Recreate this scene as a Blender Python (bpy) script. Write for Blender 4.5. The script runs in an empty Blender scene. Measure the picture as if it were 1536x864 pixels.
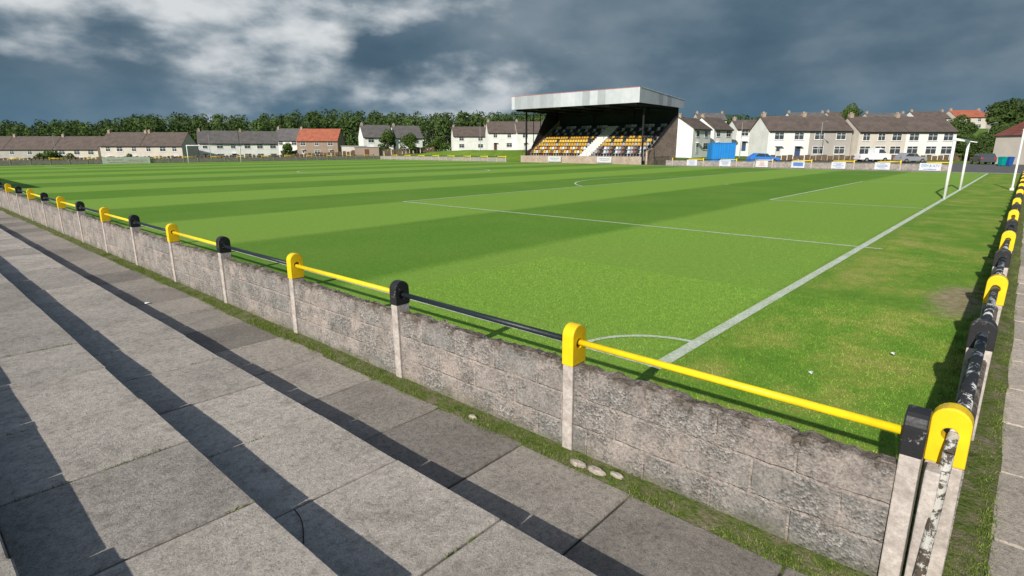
import bpy, math, random
import numpy as np
from mathutils import Vector, noise as mn, Matrix
random.seed(7); rng=np.random.default_rng(7)
scene=bpy.context.scene
scene.view_settings.view_transform='Standard'
scene.view_settings.look='None'
scene.view_settings.exposure=0
COL=scene.collection
HEAD=math.radians(41.8)
CF=(math.cos(HEAD),math.sin(HEAD)); CR=(math.sin(HEAD),-math.cos(HEAD))
def S(f,r):
    return (f*CF[0]+r*CR[0], f*CF[1]+r*CR[1])

# ---------------- materials ----------------
class M:
    def __init__(s,name,rough=0.9,spec=0.2,metal=0.0):
        s.m=bpy.data.materials.new(name); s.m.use_nodes=True
        s.nt=s.m.node_tree; s.b=s.nt.nodes['Principled BSDF']
        s.b.inputs['Roughness'].default_value=rough
        s.b.inputs['Specular IOR Level'].default_value=spec
        s.b.inputs['Metallic'].default_value=metal
        s.tc=s.nt.nodes.new('ShaderNodeTexCoord')
    def n(s,t,**k):
        x=s.nt.nodes.new(t)
        for a,b in k.items(): setattr(x,a,b)
        return x
    def l(s,a,b): s.nt.links.new(a,b)
    def noise(s,scale,detail=4,rough=0.55,vec=None,dist=0.0):
        x=s.n('ShaderNodeTexNoise'); x.inputs['Scale'].default_value=scale
        x.inputs['Detail'].default_value=detail; x.inputs['Roughness'].default_value=rough
        x.inputs['Distortion'].default_value=dist
        s.l(vec if vec is not None else s.tc.outputs['Object'],x.inputs['Vector'])
        return x.outputs['Fac']
    def ramp(s,fac,stops,interp='LINEAR'):
        x=s.n('ShaderNodeValToRGB'); cr=x.color_ramp; cr.interpolation=interp
        while len(cr.elements)<len(stops): cr.elements.new(0.5)
        for e,(p,c) in zip(cr.elements,stops):
            e.position=p; e.color=(c[0],c[1],c[2],1) if not isinstance(c,(int,float)) else (c,c,c,1)
        s.l(fac,x.inputs['Fac']); return x.outputs['Color']
    def mix(s,fac,a,b,mode='MIX'):
        x=s.n('ShaderNodeMix',data_type='RGBA',blend_type=mode)
        for v,i in ((fac,0),(a,6),(b,7)):
            if isinstance(v,(int,float)): x.inputs[i].default_value=v
            elif isinstance(v,tuple): x.inputs[i].default_value=(v[0],v[1],v[2],1)
            else: s.l(v,x.inputs[i])
        return x.outputs[2]
    def math(s,op,a,b=0.0,clamp=False):
        x=s.n('ShaderNodeMath',operation=op,use_clamp=clamp)
        for v,i in ((a,0),(b,1)):
            if isinstance(v,(int,float)): x.inputs[i].default_value=v
            else: s.l(v,x.inputs[i])
        return x.outputs[0]
    def sep(s,v=None):
        x=s.n('ShaderNodeSeparateXYZ'); s.l(v if v is not None else s.tc.outputs['Object'],x.inputs[0]); return x.outputs
    def comb(s,a,b,c=0.0):
        x=s.n('ShaderNodeCombineXYZ')
        for v,i in ((a,0),(b,1),(c,2)):
            if isinstance(v,(int,float)): x.inputs[i].default_value=v
            else: s.l(v,x.inputs[i])
        return x.outputs[0]
    def base(s,c):
        if isinstance(c,tuple): s.b.inputs['Base Color'].default_value=(c[0],c[1],c[2],1)
        else: s.l(c,s.b.inputs['Base Color'])
    def bump(s,h,strength=0.5,dist=0.01):
        x=s.n('ShaderNodeBump'); x.inputs['Strength'].default_value=strength; x.inputs['Distance'].default_value=dist
        s.l(h,x.inputs['Height']); s.l(x.outputs[0],s.b.inputs['Normal'])
def simple(name,c,rough=0.7,spec=0.3,var=0.25,scale=3.0,metal=0.0,bump=0.0,bs=40):
    m=M(name,rough,spec,metal)
    n=m.noise(scale,5)
    d=tuple(x*(1-var) for x in c); u=tuple(min(1,x*(1+var*0.6)) for x in c)
    m.base(m.ramp(n,[(0.3,d),(0.7,u)]))
    if bump>0: m.bump(m.noise(bs,4),bump,0.01)
    return m.m

def turf_colour(m):
    o=m.sep(m.tc.outputs['Object'])
    wob=m.math('MULTIPLY',m.math('SUBTRACT',m.noise(0.35,3),0.5),0.35)
    wob=m.math('ADD',wob,m.math('MULTIPLY',m.math('SUBTRACT',m.noise(7,3),0.5),0.25))
    y=m.math('ADD',o[1],wob)
    s=m.math('SINE',m.math('MULTIPLY',m.math('SUBTRACT',y,2.48),math.pi/5.5))
    s=m.math('MULTIPLY',m.math('ADD',m.math('MULTIPLY',s,4.0),0.5),1.0,True)
    light=(0.235,0.405,0.056); dark=(0.132,0.280,0.030)
    c=m.mix(s,dark,light)
    big=m.noise(0.22,5,0.65)
    c=m.mix(m.math('MULTIPLY',m.ramp(big,[(0.42,0.0),(0.7,1.0)]),0.3),c,(0.28,0.37,0.07))
    apf=m.math('MULTIPLY',m.math('SUBTRACT',2.7,o[1]),1.5,True)
    patch=m.noise(0.8,6,0.7)
    apc=m.ramp(patch,[(0.32,(0.125,0.265,0.028)),(0.47,(0.180,0.325,0.038)),(0.57,(0.29,0.36,0.065)),(0.72,(0.42,0.385,0.12))])
    c=m.mix(apf,c,apc)
    f=m.noise(9,7,0.8)
    c=m.mix(0.5,c,m.ramp(f,[(0.25,0.5),(0.5,0.97),(0.75,1.38)]),'MULTIPLY')
    f2=m.noise(60,3,0.7)
    c=m.mix(0.55,c,m.ramp(f2,[(0.25,0.38),(0.5,0.97),(0.75,1.5)]),'MULTIPLY')
    return c,o,f2,f
m=M('turf',0.85,0.12)
c,o,f2,f1=turf_colour(m)
dx=m.math('MULTIPLY',m.math('SUBTRACT',o[0],10.2),0.55); dy=m.math('MULTIPLY',m.math('SUBTRACT',o[1],0.45),1.9)
d=m.math('SQRT',m.math('ADD',m.math('MULTIPLY',dx,dx),m.math('MULTIPLY',dy,dy)))
d=m.math('ADD',d,m.math('MULTIPLY',m.math('SUBTRACT',m.noise(2.5,6,0.75),0.5),1.6))
k=m.ramp(d,[(0.35,1.0),(0.80,0.0)])
c=m.mix(m.math('MULTIPLY',k,.85),c,m.ramp(m.noise(9,5),[(0.3,(0.24,0.165,0.09)),(0.7,(0.46,0.38,0.27))]))
m.base(c); m.bump(m.math('ADD',f2,m.math('MULTIPLY',f1,.5)),0.6,0.03); TURF=m.m
m=M('grass_blade',0.7,0.2)
c,o,f2,f1=turf_colour(m)
g=m.n('ShaderNodeNewGeometry')
c=m.mix(1.0,c,m.ramp(g.outputs['Random Per Island'],[(0.0,0.6),(0.6,1.15),(1.0,1.65)]),'MULTIPLY')
m.base(c); BLADE=m.m
m=M('rough_grass',0.8,0.2)
g=m.n('ShaderNodeNewGeometry')
m.base(m.ramp(g.outputs['Random Per Island'],[(0.0,(0.05,0.09,0.012)),(0.5,(0.13,0.20,0.028)),(0.85,(0.22,0.27,0.05)),(1.0,(0.34,0.31,0.13))])); RBLADE=m.m
m=M('rough_ground',0.95,0.1)
n=m.noise(6,7,0.75)
m.base(m.ramp(n,[(0.3,(0.045,0.055,0.02)),(0.45,(0.10,0.135,0.03)),(0.58,(0.17,0.15,0.09)),(0.75,(0.30,0.26,0.20))])); m.bump(m.noise(30,5),0.8,0.03); STRIP=m.m
m=M('field_grass',0.95,0.1)
m.base(m.mix(0.5,m.ramp(m.noise(0.03,5),[(0.3,(0.08,0.15,0.022)),(0.7,(0.16,0.24,0.05))]),m.ramp(m.noise(1.5,5),[(0.3,0.6),(0.7,1.3)]),'MULTIPLY')); FIELD=m.m
m=M('line_paint',0.9,0.1)
n=m.math('ADD',m.math('MULTIPLY',m.noise(22,5,0.8),0.7),m.math('MULTIPLY',m.noise(2.0,3),0.3))
m.base(m.ramp(n,[(0.34,(0.27,0.40,0.10)),(0.48,(0.60,0.66,0.50)),(0.65,(0.80,0.82,0.76))])); m.bump(m.noise(70,3),0.7,0.03); LINE=m.m

def slabmat(name,tint,warm=0.0):
    m=M(name,0.92,0.15)
    a=m.n('ShaderNodeAttribute',attribute_name='tone')
    r_=tint*(1+warm); b_=tint*(1-warm)
    c=m.ramp(a.outputs['Fac'],[(0.0,(0.29*r_,0.275*tint,0.255*b_)),(0.5,(0.40*r_,0.38*tint,0.35*b_)),(1.0,(0.50*r_,0.47*tint,0.43*b_))])
    c=m.mix(0.65,c,m.ramp(m.noise(1.7,7,0.7),[(0.28,0.52),(0.5,0.97),(0.75,1.18)]),'MULTIPLY')
    c=m.mix(0.85,c,m.ramp(m.noise(24,6,0.75),[(0.3,0.5),(0.5,1.0),(0.72,1.28)]),'MULTIPLY')
    v=m.n('ShaderNodeTexVoronoi'); v.inputs['Scale'].default_value=95; m.l(m.tc.outputs['Object'],v.inputs['Vector'])
    c=m.mix(0.75,c,m.ramp(v.outputs['Distance'],[(0.0,0.4),(0.35,1.0),(0.8,1.25)]),'MULTIPLY')
    c=m.mix(m.math('MULTIPLY',m.ramp(m.noise(3.3,7,0.8),[(0.55,0.0),(0.70,1.0)]),0.55),c,(0.17,0.155,0.115))
    m.base(c); m.bump(m.math('ADD',m.noise(55,6,0.8),m.math('MULTIPLY',m.noise(8,3),0.6)),0.95,0.015); return m.m
SLAB=slabmat('paving_concrete',1.0,.06); SLAB2=slabmat('walkway_concrete',0.74,.06); SLAB3=slabmat('sandy_paving',1.1,.09)
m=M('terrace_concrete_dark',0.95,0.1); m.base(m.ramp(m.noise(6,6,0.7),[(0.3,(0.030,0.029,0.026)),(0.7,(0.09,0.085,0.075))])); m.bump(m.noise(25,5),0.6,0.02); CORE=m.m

def blockmat(name,axis):
    m=M(name,0.95,0.1)
    o=m.sep()
    u=o[1] if axis=='Y' else o[0]
    wz=m.math('MULTIPLY',m.math('SUBTRACT',m.noise(3.0,5,.65),0.5),0.04)
    wy=m.math('MULTIPLY',m.math('SUBTRACT',m.noise(4.1,5,.65),0.5),0.035)
    v=m.comb(m.math('ADD',u,wz),m.math('ADD',m.math('ADD',o[2],0.006),wy),0.0)
    b=m.n('ShaderNodeTexBrick'); m.l(v,b.inputs['Vector'])
    b.inputs['Scale'].default_value=1.0; b.inputs['Brick Width'].default_value=0.45; b.inputs['Row Height'].default_value=0.222
    b.inputs['Mortar Size'].default_value=0.013; b.inputs['Mortar Smooth'].default_value=0.6; b.inputs['Bias'].default_value=0.0
    b.inputs['Color1'].default_value=(0.265,0.255,0.238,1); b.inputs['Color2'].default_value=(0.395,0.335,0.297,1)
    b.inputs['Mortar'].default_value=(0.425,0.362,0.322,1)
    c=b.outputs['Color']
    sm=m.ramp(m.noise(2.4,7,0.75),[(0.47,0.0),(0.60,1.0)])
    c=m.mix(m.math('MULTIPLY',sm,0.6),c,(0.39,0.33,0.292))
    pb=m.ramp(m.noise(3.7,6,0.7),[(0.47,0.0),(0.56,1.0)])
    vo=m.n('ShaderNodeTexVoronoi'); vo.inputs['Scale'].default_value=62; m.l(m.tc.outputs['Object'],vo.inputs['Vector'])
    vc=m.ramp(vo.outputs['Color'],[(0.0,(0.085,0.085,0.085)),(.5,(.25,.24,.22)),(1.0,(.56,.53,.49))])
    c=m.mix(m.math('MULTIPLY',m.math('MULTIPLY',pb,m.math('SUBTRACT',1.0,b.outputs['Fac'])),0.65),c,vc)
    c=m.mix(0.8,c,m.ramp(m.noise(6,8,0.8),[(0.3,0.5),(0.5,0.97),(0.70,1.3)]),'MULTIPLY')
    c=m.mix(0.85,c,m.ramp(m.noise(50,5,0.75),[(0.3,0.4),(0.5,1.0),(0.7,1.45)]),'MULTIPLY')
    st=m.noise(1.0,5,0.7,m.comb(m.math('MULTIPLY',u,6.0),m.math('MULTIPLY',o[2],2.0),0.0))
    c=m.mix(m.math('MULTIPLY',m.ramp(st,[(0.52,0.0),(0.72,1.0)]),0.25),c,(0.13,0.115,0.095))
    tz=m.math('ADD',o[2],m.math('MULTIPLY',m.math('SUBTRACT',m.noise(6.5,8,0.85),0.5),0.55))
    top=m.ramp(tz,[(0.60,0.0),(0.68,1.0)])
    c=m.mix(m.math('MULTIPLY',top,0.88),c,m.ramp(m.noise(14,5),[(0.3,(0.045,0.036,0.024)),(0.55,(0.13,0.105,0.08)),(0.75,(0.24,0.205,0.165))]))
    bz=m.math('ADD',o[2],m.math('MULTIPLY',m.math('SUBTRACT',m.noise(3,5),0.5),0.2))
    c=m.mix(m.math('MULTIPLY',m.ramp(bz,[(0.02,1.0),(0.10,0.0)]),0.5),c,(0.12,0.12,0.06))
    m.base(c)
    h=m.math('SUBTRACT',m.math('MULTIPLY',vo.outputs['Distance'],m.math('ADD',.3,m.math('MULTIPLY',pb,.8))),m.math('MULTIPLY',b.outputs['Fac'],m.math('MULTIPLY',m.math('SUBTRACT',1.0,sm),.8)))
    h=m.math('ADD',h,m.math('MULTIPLY',m.noise(18,8,0.82),1.2))
    m.bump(h,1.0,0.014); return m.m
BLKY=blockmat('blockwork_long_wall','Y'); BLKX=blockmat('blockwork_end_wall','X')

def paint(name,c,chip,amount=0.62,rough=0.45,scale=9):
    m=M(name,rough,0.4)
    base=m.mix(0.5,c,m.ramp(m.noise(7,5),[(0.3,0.75),(0.7,1.15)]),'MULTIPLY')
    f=m.ramp(m.noise(scale,8,0.75),[(amount,0.0),(amount+0.03,1.0)])
    m.base(m.mix(f,base,chip)); m.bump(m.math('ADD',m.noise(30,4),m.math('MULTIPLY',f,-0.6)),0.35,0.006); return m.m
YEL=paint('yellow_paint',(0.93,0.60,0.01),(0.50,0.42,0.24),0.64)
BLA=paint('black_paint',(0.022,0.022,0.024),(0.28,0.26,0.23),0.60)
YELR=paint('yellow_rail_paint',(0.93,0.67,0.01),(0.25,0.12,0.04),0.70)
BLAR=paint('black_rail_paint',(0.016,0.024,0.03),(0.2,0.2,0.2),0.70)
PEEL=paint('peeling_rail_paint',(0.025,0.025,0.028),(0.70,0.70,0.68),0.53,0.6,10)
RUST=paint('rusty_pipe_paint',(0.50,0.485,0.44),(0.075,0.058,0.042),0.50,0.75,20)
m=M('post_concrete',0.9,0.15)
c=m.ramp(m.noise(5,6,0.7),[(0.3,(0.34,0.295,0.26)),(0.6,(0.58,0.52,0.47)),(0.8,(0.72,0.68,0.63))])
c=m.mix(.6,c,m.ramp(m.noise(30,5,.75),[(0.3,.5),(.7,1.25)]),'MULTIPLY')
m.base(c); m.bump(m.noise(35,5),0.6,0.012); PCON=m.m
WHITE=simple('white_paint',(0.80,0.80,0.78),0.5,0.4,0.12)
BOARD=simple('board_white',(0.58,0.59,0.60),0.5,0.3,0.15,6)
BLUEP=simple('blue_print',(0.10,0.20,0.50),0.5,0.3,0.2)
REDP=simple('red_print',(0.5,0.10,0.08),0.5,0.3,0.2)
BLKP=simple('black_steel',(0.015,0.015,0.017),0.6,0.3,0.3)
ASPH=simple('asphalt',(0.15,0.15,0.145),0.95,0.1,0.3,1.5,bump=0.3)
CONC=simple('stair_concrete',(0.66,0.64,0.60),0.9,0.1,0.15,2)
GLASS=simple('window_glass',(0.06,0.07,0.08),0.08,0.7,0.4,0.7)

# ---------------- mesh builder ----------------
class MB:
    def __init__(s): s.v=[]; s.f=[]; s.mi=[]; s.tone=[]
    def add(s,vs,fs,mi=0,tone=0.5):
        o=len(s.v); s.v+= [tuple(v) for v in vs]
        for f in fs: s.f.append([i+o for i in f]); s.mi.append(mi); s.tone.append(tone)
    def box(s,x0,x1,y0,y1,z0,z1,mi=0,tone=0.5):
        s.add([(x0,y0,z0),(x1,y0,z0),(x1,y1,z0),(x0,y1,z0),(x0,y0,z1),(x1,y0,z1),(x1,y1,z1),(x0,y1,z1)],
          [(0,3,2,1),(4,5,6,7),(0,1,5,4),(1,2,6,5),(2,3,7,6),(3,0,4,7)],mi,tone)
    def cyl(s,p0,p1,r0,r1=None,n=10,mi=0):
        r1=r0 if r1 is None else r1
        p0=Vector(p0);p1=Vector(p1); d=(p1-p0).normalized()
        a=d.cross(Vector((0,0,1)));
        if a.length<1e-3: a=Vector((1,0,0))
        a.normalize(); b=d.cross(a)
        vs=[]
        for p,r in((p0,r0),(p1,r1)):
            for i in range(n):
                t=2*math.pi*i/n; vs.append(p+a*math.cos(t)*r+b*math.sin(t)*r)
        fs=[(i,(i+1)%n,n+(i+1)%n,n+i) for i in range(n)]
        fs+=[tuple(range(n-1,-1,-1)),tuple(range(n,2*n))]
        s.add(vs,fs,mi)
    def extrude(s,poly,axis,a0,a1,mi=0):
        n=len(poly)
        mk=(lambda a,p:(a,p[0],p[1])) if axis=='x' else (lambda a,p:(p[0],a,p[1]))
        vs=[mk(a0,p) for p in poly]+[mk(a1,p) for p in poly]
        fs=[(i,(i+1)%n,n+(i+1)%n,n+i) for i in range(n)]+[tuple(range(n-1,-1,-1)),tuple(range(n,2*n))]
        s.add(vs,fs,mi)
    def mesh(s,name,mats,smooth=False):
        me=bpy.data.meshes.new(name); me.from_pydata(s.v,[],s.f)
        for m in mats: me.materials.append(m)
        me.polygons.foreach_set('material_index',s.mi)
        if smooth: me.polygons.foreach_set('use_smooth',[True]*len(s.f))
        at=me.attributes.new('tone','FLOAT','FACE'); at.data.foreach_set('value',s.tone)
        import bmesh
        bm=bmesh.new(); bm.from_mesh(me); bmesh.ops.recalc_face_normals(bm,faces=bm.faces); bm.to_mesh(me); bm.free()
        me.update(); return me
    def obj(s,name,mats,parent=None,smooth=False,loc=None,rotz=0.0):
        return link(name,s.mesh(name,mats,smooth),parent,loc,rotz)
def link(name,data,parent=None,loc=None,rotz=0.0):
    o=bpy.data.objects.new(name,data); COL.objects.link(o)
    if loc is not None: o.location=loc
    o.rotation_euler[2]=rotz
    if parent is not None: o.parent=parent
    return o
def top(o,label,cat,group=None):
    o['label']=label; o['category']=cat
    if group: o['group']=group
    return o
def structure(o): o['kind']='structure'; return o
def bevel(o,w=0.006,seg=2):
    b=o.modifiers.new('bevel','BEVEL'); b.width=w; b.segments=seg; b.limit_method='ANGLE'; return o
def fastmesh(name,V,nper,mat):
    n=len(V)//nper
    me=bpy.data.meshes.new(name); me.vertices.add(len(V)); me.vertices.foreach_set('co',V.astype(np.float32).ravel())
    me.loops.add(len(V)); me.loops.foreach_set('vertex_index',np.arange(len(V),dtype=np.int32))
    me.polygons.add(n); me.polygons.foreach_set('loop_start',np.arange(0,len(V),nper,dtype=np.int32))
    me.polygons.foreach_set('loop_total',np.full(n,nper,dtype=np.int32))
    me.update(calc_edges=True); me.materials.append(mat); return me

# ---------------- terrain ----------------
def sm(x,a,b):
    t=max(0,min(1,(x-a)/(b-a))); return t*t*(3-2*t)
RS=[-400,-140,-100,-70,-50,-35,-20,10,30,50,80,400]; ZS=[-3,-2.7,-2.1,-1.4,-.5,.3,1.2,1.7,1.2,.6,.2,.5]
def terrain(x,y):
    f=x*CF[0]+y*CF[1]; r=x*CR[0]+y*CR[1]
    dx=max(-25-x,0,x-97); dy=max(-30-y,0,y-99)
    m=sm(math.hypot(dx,dy),2,28)
    z=float(np.interp(r*170/max(f,120),RS,ZS)) if f>0 else 0
    hill=8.5*sm(f,140,205)*sm(r,20,60)
    hill+=10*sm(f,300,800)
    return -0.03+m*(z+hill)
def gridline(lo,hi,step,far):
    a=list(np.arange(lo,hi+.1,step)); b=[]; s=step; x=hi
    while x<far: s*=1.35; x+=s; b.append(x)
    c=[]; s=step; x=lo
    while x>-far: s*=1.35; x-=s; c.append(x)
    return c[::-1]+a+b
gx=gridline(-20,240,6,1600); gy=gridline(-40,260,6,1600)
V=[(x,y,terrain(x,y)) for y in gy for x in gx]; nx=len(gx)
Fc=[(j*nx+i,j*nx+i+1,(j+1)*nx+i+1,(j+1)*nx+i) for j in range(len(gy)-1) for i in range(nx-1)]
b=MB(); b.add(V,Fc); structure(b.obj('ground',[FIELD],smooth=True))

XT=4.97; XF=64.3; YG=2.48; YE=90.0; XC=34.65
b=MB(); b.add([(3.0,-0.15,0),(67.6,-0.15,0),(67.6,95.2,0),(3.0,95.2,0)],[(0,1,2,3)]); structure(b.obj('pitch',[TURF]))
b=MB(); LZ=0.006
def hseg(x0,x1,y,w=.1): b.add([(x0,y-w/2,LZ),(x1,y-w/2,LZ),(x1,y+w/2,LZ),(x0,y+w/2,LZ)],[(0,1,2,3)])
def vseg(x,y0,y1,w=.1): b.add([(x-w/2,y0,LZ),(x+w/2,y0,LZ),(x+w/2,y1,LZ),(x-w/2,y1,LZ)],[(0,1,2,3)])
hseg(XT-.06,XF+.06,YG,.14); hseg(XT-.05,XF+.05,YE)
vseg(XT,YG+.072,YE-.052,.09); vseg(XF,YG+.072,YE-.052)
ym=(YG+YE)/2; hseg(XT+.052,XF-.052,ym)
for s,yg in((1,YG),(-1,YE)):
    for hw,dp in((20.16,16.5),(9.16,5.5)):
        y2=yg+s*dp; a,c2=sorted((yg+s*.072,y2-s*.052))
        vseg(XC-hw,a,c2); vseg(XC+hw,a,c2); hseg(XC-hw-.05,XC+hw+.05,y2)
vseg(XC-20.16,YG-.40,YG-.072)
def arc(cx,cy,r,a0,a1,n,w=.1):
    vs=[];
    for i in range(n+1):
        t=math.radians(a0+(a1-a0)*i/n)
        for rr in(r-w/2,r+w/2): vs.append((cx+rr*math.cos(t),cy+rr*math.sin(t),LZ+.002))
    b.add(vs,[(2*i,2*i+1,2*i+3,2*i+2) for i in range(n)])
an=math.degrees(math.asin(5.5/9.15))
arc(XC,YG+11,9.15,an,180-an,40); arc(XC,YE-11,9.15,180+an,360-an,40); arc(XC,ym,9.15,0,360,72)
arc(XT,YG,0.95,4,86,14,.07)
arc(XC,YG+11,.08,0,360,10,.14)
structure(b.obj('pitch_markings',[LINE]))

# ---------------- terrace ----------------
SH=0.18; E=[1.96,1.03,0.10,-0.83,-1.76]
b=MB(); rnd=random.Random(3)
def slab(b,x0,x1,y0,y1,z,th=.05,mi=0,jt=.006):
    g=rnd.uniform(.005,.009); t=rnd.random()*.9+.05
    j=[z+rnd.uniform(-jt,jt) for _ in range(4)]
    e=.008
    x0+=g+rnd.uniform(0,.004);x1-=g;y0+=g;y1-=g
    vs=[(x0,y0,z-th),(x1,y0,z-th),(x1,y1,z-th),(x0,y1,z-th)]
    q=[(x0,y0),(x1,y0),(x1,y1),(x0,y1)]
    vs+=[(p[0],p[1],h-e) for p,h in zip(q,j)]
    q2=[(x0+e,y0+e),(x1-e,y0+e),(x1-e,y1-e),(x0+e,y1-e)]
    vs+=[(p[0],p[1],h) for p,h in zip(q2,j)]
    b.add(vs,[(0,1,5,4),(1,2,6,5),(2,3,7,6),(3,0,4,7),(4,5,9,8),(5,6,10,9),(6,7,11,10),(7,4,8,11),(8,9,10,11)],mi,t)
for i in range(4):
    z=SH*(i+1); x1=E[i]+.012; x0=E[i+1]+.0
    y=1.84-.93*7
    y+= [0,-.03,.05,-.02][i]
    while y<64:
        slab(b,x0,x1+rnd.uniform(-.008,.008),y,y+.93,z); y+=.93
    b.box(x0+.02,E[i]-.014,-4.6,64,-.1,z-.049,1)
structure(b.obj('terrace',[SLAB,CORE]))
b=MB(); y=1.55-.93*6; k=0
while y<64:
    slab(b,1.96,2.89+rnd.uniform(-.02,.02),y,y+.93,0.004,.05,0); y+=.93
b.box(1.9,2.84,-4.5,64,-.12,-.012,1)
structure(b.obj('walkway',[SLAB2,CORE]))
b=MB(); x=2.95
while x<72:
    slab(b,x,x+.93,-1.1,-.17,0.0,.05); slab(b,x+.2,x+1.13,-2.03,-1.1,0.0,.05); slab(b,x,x+.93,-2.96,-2.03,0.0,.05)
    x+=.93
b.box(2.96,72,-2.9,-.19,-.12,-.02,1)
structure(b.obj('side_path',[SLAB3,CORE]))
b=MB(); nn=120
ys=np.linspace(-.2,64,nn)
vs=[];
for yv in ys:
    for xv,zz in((2.80,-.012),(2.9,.006),(3.0,.014),(3.09,.025)): vs.append((xv,yv,zz+.010*mn.noise(Vector((xv*3,yv*2,0)))))
b.add(vs,[(4*i+j,4*i+j+1,4*i+j+5,4*i+j+4) for i in range(nn-1) for j in range(3)])
vs=[]
for xv in np.linspace(2.9,70,nn):
    for yv,zz in((-.2,-.004),(-.1,.015),(0.02,.02)): vs.append((xv,yv,zz))
b.add(vs,[(3*i+j,3*i+j+1,3*i+j+4,3*i+j+3) for i in range(nn-1) for j in range(2)])
structure(b.obj('verge',[STRIP],smooth=True))

def blades(P,hmin,hmax,w,lean):
    n=len(P); a=rng.uniform(0,2*math.pi,n); h=rng.uniform(hmin,hmax,n); 
    dx=np.cos(a)*w; dy=np.sin(a)*w; la=rng.uniform(0,2*math.pi,n); ll=rng.uniform(0,lean,n)*h
    V=np.zeros((n,3,3)); V[:,0,:]=P; V[:,0,0]-=dx; V[:,0,1]-=dy; V[:,1,:]=P; V[:,1,0]+=dx; V[:,1,1]+=dy
    V[:,2,:]=P; V[:,2,0]+=np.cos(la)*ll; V[:,2,1]+=np.sin(la)*ll; V[:,2,2]+=h
    return V.reshape(-1,3)
def scatter(n,x0,x1,y0,y1,z,fal=None):
    P=np.zeros((n,3)); P[:,0]=rng.uniform(x0,x1,n); P[:,1]=rng.uniform(y0,y1,n); P[:,2]=z; return P
A=scatter(110000,3.2,9,.12,7,-.003); Bp=scatter(70000,3.2,16,.12,13,-.003)
P=np.concatenate([A,Bp])
keep=~((np.abs(P[:,1]-YG)<.06)&(rng.random(len(P))<.85)&(P[:,0]>XT)); keep&=~((np.abs(P[:,0]-XT)<.05)&(rng.random(len(P))<.8)&(P[:,1]>YG))
dd=((P[:,0]-10.2)*.55)**2+((P[:,1]-.45)*1.9)**2; keep&=~((dd<.3)&(rng.random(len(P))<.75))
P=P[keep]
o=link('pitch_grass',fastmesh('pitch_grass',blades(P,.008,.026,.0028,1.4),3,BLADE)); o['kind']='stuff'
o['label']='short mown green grass blades on the football pitch'; o['category']='grass'
L=[]
for _ in range(1400):
    yc=rng.uniform(-.1,14) if rng.random()<.75 else rng.uniform(14,40)
    if mn.noise(Vector((yc*1.3,3,1)))<-.22: continue
    xc=rng.uniform(2.87,3.03); k=int(rng.integers(20,60)); sp=rng.uniform(.02,.06)
    q=np.zeros((k,3)); q[:,0]=np.clip(rng.normal(xc,sp*.7,k),2.84,3.04); q[:,1]=rng.normal(yc,sp*1.6,k); q[:,2]=0.0; L.append(q)
for _ in range(400):
    xc=3.3+rng.random()**2*25; yc=rng.uniform(-.16,0.0); k=int(rng.integers(20,60)); q=np.zeros((k,3)); q[:,0]=rng.normal(xc,.07,k); q[:,1]=np.clip(rng.normal(yc,.03,k),-.2,.0); L.append(q)
for _ in range(220):
    xc=3.2+rng.random()**2*14; yc=.16+abs(rng.normal(0,.08)); k=int(rng.integers(20,50)); q=np.zeros((k,3)); q[:,0]=rng.normal(xc,.06,k); q[:,1]=np.maximum(.12,rng.normal(yc,.04,k)); L.append(q)
for _ in range(160):
    i=int(rng.integers(0,3)); yy=1.84-.93*7+[0,-.03,.05][i]+.93*int(rng.integers(5,26)); k=int(rng.integers(4,16)); q=np.zeros((k,3)); q[:,0]=rng.normal(rng.uniform(E[i+1]+.1,E[i]-.05),.03,k); q[:,1]=rng.normal(yy,.003,k); q[:,2]=SH*(i+1)-.012; L.append(q)
P=np.concatenate(L)
o=link('verge_grass',fastmesh('verge_grass',blades(P,.010,.034,.0027,1.1),3,RBLADE)); o['kind']='stuff'
o['label']='ragged grass tufts growing along the foot of the block wall'; o['category']='grass'

# ---------------- boundary walls, posts, rails ----------------
WT=0.66
def wall(name,axis,c,t,a0,a1,step,mat,label,jit=.024,height=WT):
    n=max(2,int((a1-a0)/step)); b=MB(); vs=[]
    for i in range(n+1):
        a=a0+(a1-a0)*i/n
        for side in(-1,1):
            hh=height+jit*(1.2*mn.noise(Vector((a*2.2,side*.4,1)))+.9*mn.noise(Vector((a*9,side,5)))+.8*mn.noise(Vector((a*27,side,9))))
            for q,zf in enumerate((-.06,.33*height,.66*height,hh-.02,hh)):
                off=t/2-(.014 if q==4 else 0)+.003*mn.noise(Vector((a*6,zf*9,side*3)))
                p=c+side*off
                vs.append((p,a,zf) if axis=='Y' else (a,p,zf))
    fs=[]
    for i in range(n):
        o=i*10; q=o+10
        for j in range(4): fs.append((o+j,q+j,q+j+1,o+j+1)); fs.append((o+5+j,o+6+j,q+6+j,q+5+j))
        fs.append((o+4,q+4,q+9,o+9))
    e=n*10
    for o in(0,e): fs.append((o,o+1,o+2,o+3,o+4,o+9,o+8,o+7,o+6,o+5))
    b.add(vs,fs); return top(b.obj(name,[mat]),label,'wall')
XW=3.11; YB=.045; XFW=67.5; YEW=95.1
wall('block_wall','Y',XW,.11,.24,48,.025,BLKY,'weathered grey concrete block wall along the terrace side of the pitch')
wall('block_wall','X',YB,.11,3.31,66.9,.08,BLKX,'weathered concrete block wall behind the nearer goal')
wall('block_wall','Y',XFW,.11,5.3,34.2,.5,BLKY,'brown block wall carrying advertising boards in front of the houses',.01)
wall('block_wall','Y',XFW,.11,61.5,95,.5,BLKY,'brown block wall below the grass bank beside the stand',.01)
wall('block_wall','X',YEW,.11,3,67.4,.5,BLKX,'brown block wall behind the distant goal',.01)

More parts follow.
